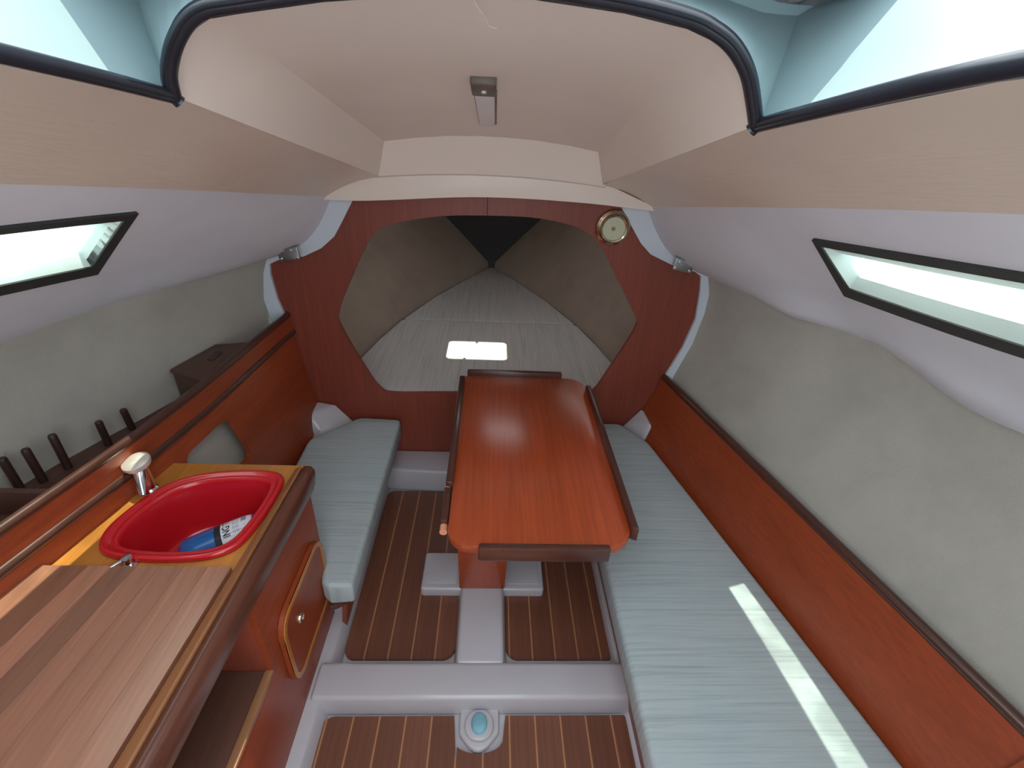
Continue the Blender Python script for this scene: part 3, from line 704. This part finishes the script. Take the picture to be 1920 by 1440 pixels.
for i, y in enumerate(yy):
    s = 1 if i < len(yy)-1 else .86
    for a, b in prof: v.append((fx(y)+(a+.017)*s-.017, y, .576+(b-.576)*s))
m_ = len(prof)
for i in range(len(yy)-1):
    for k in range(m_): f.append([i*m_+k, i*m_+(k+1) % m_, (i+1)*m_+(k+1) % m_, (i+1)*m_+k])
f += [list(range(m_)), [len(v)-1-k for k in range(m_)]]
ob('rail', v, f, 'railwood', fr, smooth=45)
hexa('inner_bead', [(fx(.03)-.062, .03, .575), (fx(.03)-.0275, .03, .575), (fx(.95)-.0275, .95, .575), (fx(.95)-.050, .95, .575)], [(fx(.03)-.057, .03, .602), (fx(.03)-.0275, .03, .610), (fx(.95)-.0275, .95, .610), (fx(.95)-.046, .95, .602)], 'bead', fr, r=.006, seg=3)
lid = empty('stove_lid', (-.67, .35, .582), 'hinged walnut stave lid over the aft part of the worktop', 'lid')
x0l = lambda y: lx(y, .6)+.002; x1l = lambda y: fx(y)-.066+.008*(y/.95)
NS = 8
for k in range(NS):
    a0, a1 = k/NS, (k+1)/NS; g = .0001
    q = lambda t, y: x0l(y)+(x1l(y)-x0l(y))*t
    hexa('stave', [(q(a0, .06)+g, .06, .581), (q(a1, .06)-g, .06, .581), (q(a1, .662)-g, .662, .581), (q(a0, .662)+g, .662, .581)],
         [(q(a0, .06)+g, .06, .594), (q(a1, .06)-g, .06, .594), (q(a1, .662)-g, .662, .594), (q(a0, .662)+g, .662, .594)], 'lid', lid, r=.0003, seg=1)
cl = empty('lid_catch', (-.69, .672, .58), 'small chrome catch between the lid and the red sink', 'catch')
box('plate', -.708, -.676, .664, .684, .580, .584, 'chrome', cl, r=.001)
lathe('pin', [(.006, 0), (.007, .004), (.005, .010), (.009, .014), (.009, .018), (0, .020)], (-.690, .676, .584), (0, 0, 1), 'chrome', cl, 16)
tube('lever', [(-.690, .676, .600), (-.703, .668, .595), (-.712, .660, .592)], .0032, 'chrome', cl, n=8)
# red sink
sk = empty('sink', (sc.x, sc.y, .58), 'bright red plastic sink set in the worktop', 'sink')
lev = [(1.0, .581), (1.0, .587), (.985, .592), (.955, .594), (.920, .591), (.895, .587), (.870, .586), (.845, .588), (.825, .586), (.805, .575), (.785, .545), (.76, .508), (.735, .473), (.70, .456), (.63, .449), (.4, .447)]
v = []; f = []
N = len(SK)
for k, z in lev: v += [(x, y, z) for x, y in ins(k)]
for i in range(len(lev)-1):
    for j in range(N): f.append([i*N+j, i*N+(j+1) % N, (i+1)*N+(j+1) % N, (i+1)*N+j])
f.append([(len(lev)-1)*N+j for j in range(N)])
bowl = ob('bowl', v, f, 'red', sk, smooth=70)
so = bowl.modifiers.new('thickness', 'SOLIDIFY'); so.thickness = .003; so.offset = -1
lathe('overflow', [(.011, 0), (.011, .003), (.008, .004), (.007, .001), (0, .001)], (-.722, .905, .548), (.45, -.75, .35), 'steel', sk, 18)
lathe('drain', [(.022, 0), (.022, .003), (.017, .003), (.013, .0), (0, .0)], (-.70, .78, .4475), (0, 0, 1), 'steel', sk, 20)
# faucet
fc = empty('faucet', (-.777, .885, .58), 'chrome mixer tap with a mushroom knob beside the red sink', 'faucet')
lathe('base', [(.020, 0), (.020, .008), (.0165, .012), (.016, .072), (.018, .076)], (-.777, .885, .58), (0, 0, 1), 'chrome', fc, 24)
lathe('knob', [(.018, 0), (.026, .003), (.029, .011), (.028, .016), (.018, .020), (0, .022)], (-.774, .882, .656), (-.10, -.18, 1), 'satin', fc, 28)
tube('spout', [(-.772, .877, .656), (-.768, .868, .645), (-.762, .853, .612), (-.761, .850, .604)], [.0115, .0120, .0115, .0110], 'chrome', fc, n=16)
# bottle lying in the sink
bo = empty('detergent_bottle', (-.60, .80, .46), 'blue cleaning bottle with a white label lying in the red sink', 'bottle')
def bottle_map(s, a, k=1.0):
    """s along the bottle, a round it"""
    ax0, ax1 = Vector((-.675, .775, .492)), Vector((-.500, .862, .520))
    d = (ax1-ax0).normalized(); u = Vector((0, 0, 1)).cross(d).normalized(); w_ = d.cross(u)
    L = (ax1-ax0).length
    if s < .08: r_ = .034*math.sqrt(max(0, 1-((.08-s)/.08)**2))*.9+.002
    elif s < .72: r_ = .036
    else: r_ = .036-.020*((s-.72)/.28)**1.3
    return ax0+d*L*s+(u*math.cos(a)*r_*1.0+w_*math.sin(a)*r_*.72)*k
ss = [0, .02, .05, .08, .2, .35, .5, .65, .72, .8, .88, .95, 1.0]
v = [bottle_map(s, 2*math.pi*i/24) for s in ss for i in range(24)]
f = [[i*24+j, i*24+(j+1) % 24, (i+1)*24+(j+1) % 24, (i+1)*24+j] for i in range(len(ss)-1) for j in range(24)]+[list(range(24)), [len(v)-1-k for k in range(24)]]
ob('body', v, f, 'bottle', bo, smooth=60)
def patch(name, s0, s1, a0, a1, k, mat, par, n=8):
    v = [bottle_map(s0+(s1-s0)*i/n, a0+(a1-a0)*j/n, k) for i in range(n+1) for j in range(n+1)]
    f = [[i*(n+1)+j, i*(n+1)+j+1, (i+1)*(n+1)+j+1, (i+1)*(n+1)+j] for i in range(n) for j in range(n)]
    return ob(name, v, f, mat, par, smooth=60)
lb = patch('label', .46, .80, .25, 2.9, 1.012, 'label', bo)
patch('label_band', .40, .47, .25, 2.9, 1.013, M['print'], bo)
# the letters on the label, wrapped on the bottle
cu = bpy.data.curves.new('lettering', 'FONT'); cu.body = 'ING T'; cu.size = 1; cu.offset = .02
tmp = bpy.data.objects.new('lettering_source', cu); COL.objects.link(tmp)
bpy.context.view_layer.update()
tm = tmp.to_mesh(); tv = [x.co.copy() for x in tm.vertices]; tf = [list(p.vertices) for p in tm.polygons]; tmp.to_mesh_clear(); bpy.data.objects.remove(tmp)
w_ = max(x.x for x in tv)
v = [bottle_map(.565-.075*x.y/.7+.0, 2.32-1.32*x.x/w_, 1.022) for x in tv]
ob('lettering', v, tf, 'print', lb)
for i in range(4): patch('text_line', .600+.018*i, .607+.018*i, .7, 2.2, 1.02, 'greyprint', lb, 4)
patch('emblem', .690, .745, .95, 1.5, 1.02, 'greyprint', lb, 4)

# ------------------------------------------------------------------ folding table
tb = empty('table', (.13, 1.15, 0), 'varnished mahogany saloon table with dark edge rails', 'table')
prism('table_top', rrect(-.086, .354, .786, 1.588, (.075, .012, .055, .070), 8), XY, .497, .520, 'table', tb, r=.004)
def rail(x0, x1, y0, y1, z1=.541, z0=.496): return box('edge_rail', x0, x1, y0, y1, z0, z1, 'dark', tb, r=.005)
rail(-.078, .272, 1.584, 1.604, .540); rail(-.012, .290, .768, .787, .532, .490); rail(-.104, -.084, .985, 1.560, .536)
hexa('edge_rail', [(.350, .835, .496), (.368, .825, .496), (.366, 1.505, .496), (.348, 1.510, .496)], [(.350, .835, .540), (.368, .825, .540), (.366, 1.505, .540), (.348, 1.510, .540)], 'dark', tb, r=.005)
box('lower_rail', -.107, -.088, .865, .985, .484, .520, 'dark', tb, r=.005)
tube('peg', [(-.098, .846, .499), (-.098, .866, .499)], .0095, 'palewood', tb, n=14); tube('peg', [(-.098, .984, .512), (-.098, 1.000, .512)], .008, 'palewood', tb, n=14)
hexa('leg', [(-.074, 1.030, .054), (.070, 1.030, .054), (.070, 1.062, .054), (-.074, 1.062, .054)], [(-.083, 1.030, .496), (.078, 1.030, .496), (.078, 1.062, .496), (-.083, 1.062, .496)], 'table', tb, r=.003)
hexa('leg', [(-.074, 1.40, .054), (.070, 1.40, .054), (.070, 1.43, .054), (-.074, 1.43, .054)], [(-.083, 1.40, .496), (.078, 1.40, .496), (.078, 1.43, .496), (-.083, 1.43, .496)], 'table', tb, r=.003)
box('stretcher', -.03, .025, 1.062, 1.40, .40, .43, 'table', tb)
box('apron', -.06, .33, .83, .85, .470, .497, 'table', tb); box('apron', -.06, .33, 1.52, 1.54, .470, .497, 'table', tb)

# ------------------------------------------------------------------ fore berth
berth_aft = [(-.608, 1.70), (.608, 1.70), (.590, 1.90), (.535, 2.18), (.466, 2.44), (-.466, 2.44), (-.535, 2.18), (-.590, 1.90)]
berth_fwd = [(.461, 2.453), (.333, 2.80), (.148, 3.20), (.010, 3.44), (-.010, 3.44), (-.148, 3.20), (-.333, 2.80), (-.461, 2.453)]
cushion('berth_cushion', rounded(dense(berth_aft, 2), .02, 2), .29, .378, 'berth', .012, .002, label='pale grey ribbed berth cushion just behind the bulkhead opening', cat='cushion')
cushion('berth_cushion', rounded(dense(berth_fwd, 2), .02, 2), .29, .376, 'berth', .010, .002, label='dim pointed berth cushion at the bow end', cat='cushion')
prism('berth_platform', [(-.58, 1.70), (.58, 1.70), (.42, 2.5), (.02, 3.41), (-.02, 3.41), (-.42, 2.5)], XY, .25, .288, 'mahogany', r=.001, label='wooden base board under the fore berth cushions', cat='platform')

# ------------------------------------------------------------------ fittings
zc = lambda y: 1.311+(1.57-y)*.1995
cl_ = empty('ceiling_lamp', (-.02, 1.1, zc(1.1)), 'slim strip lamp with a brown end cap on the coachroof ceiling', 'lamp')
def oncei(name, x0, x1, y0, y1, h, mat, par, r=.003, dx=0, up_=.004):
    b_ = [(x0, y0, zc(y0)+up_), (x1, y0, zc(y0)+up_), (x1+dx, y1, zc(y1)+up_), (x0+dx, y1, zc(y1)+up_)]
    return hexa(name, [(x, y, z-h-up_) for x, y, z in b_], b_, mat, par, r=r)
cap = oncei('end_cap', -.044, .000, .952, 1.030, .013, 'brownplastic', cl_, .004)
oncei('cover', -.040, -.003, 1.028, 1.345, .010, 'diffuser', cl_, .003, .002)
oncei('base_plate', -.042, .001, 1.035, 1.352, .004, 'brownplastic', cl_, .001, .002)
lathe('switch', [(.0045, 0), (.0045, .004), (0, .0045)], (-.0215, .990, zc(.990)-.012), (0, -.2, -1), 'diffuser', cap, 14)
bl = empty('bulkhead_lamp', (.403, 1.66, 1.053), 'round brass dome lamp on the bulkhead top corner', 'lamp')
lathe('rim', [(.060, 0), (.060, .004), (.056, .012), (.050, .015), (.048, .011), (.047, .004)], (.403, YB, 1.053), (0, -1, 0), 'brass', bl, 40)
lathe('inner_ring', [(.047, .004), (.046, .016), (.043, .020), (.039, .018), (.037, .010)], (.405, YB, 1.050), (0, -1, 0), 'brass', bl, 40)
dsh = lathe('reflector', [(.040, .012), (.034, .007), (.02, .004), (0, .003)], (.405, YB, 1.050), (0, -1, 0), 'dish', bl, 36)
lathe('socket', [(.010, .003), (.009, .010), (.006, .014), (.004, .014), (.003, .018), (0, .018)], (.403, YB, 1.050), (0, -1, 0), 'brass', bl, 20)
lathe('screw', [(.0035, .004), (.003, .007), (0, .008)], (.389, YB, 1.045), (0, -1, 0), 'black', bl, 12)
for s, (x, z, tilt), t in ((-1, (-.664, .935, 8), 'port'), (1, (.649, .950, -10), 'starboard')):
    hg = empty('bracket', (x, 1.65, z), 'small riveted stainless bracket on the %s bulkhead edging' % t, 'bracket')
    ca, sa = math.cos(math.radians(tilt)), math.sin(math.radians(tilt))
    rot = lambda a, b, d, x=x, z=z, ca=ca, sa=sa: (x+a*ca-b*sa, d, z+a*sa+b*ca)
    prism('plate', rrect(-.034, .034, -.021, .021, .005, 3), rot, 1.619, 1.626, 'steel', hg, r=.0015)
    prism('flange', [(-.034, .019), (.034, .019), (.034, .023), (-.034, .023)], rot, 1.600, 1.670, 'steel', hg, r=.001)
    for a, b in ((-.026, -.013), (.026, -.013), (-.018, .010), (.012, .012)):
        p_ = rot(a, b, 1.619); lathe('rivet', [(.0045, 0), (.004, .003), (0, .0045)], p_, (0, -1, 0), 'chrome', hg, 10)
tube('loose_thread', [(-.026, .648, 1.490), (-.021, .658, 1.484), (-.017, .667, 1.482), (-.013, .680, 1.477), (-.011, .691, 1.474), (-.002, .700, 1.473)], .0007, 'diffuser', n=6, label='fine white thread hanging from the ceiling edge', cat='thread')
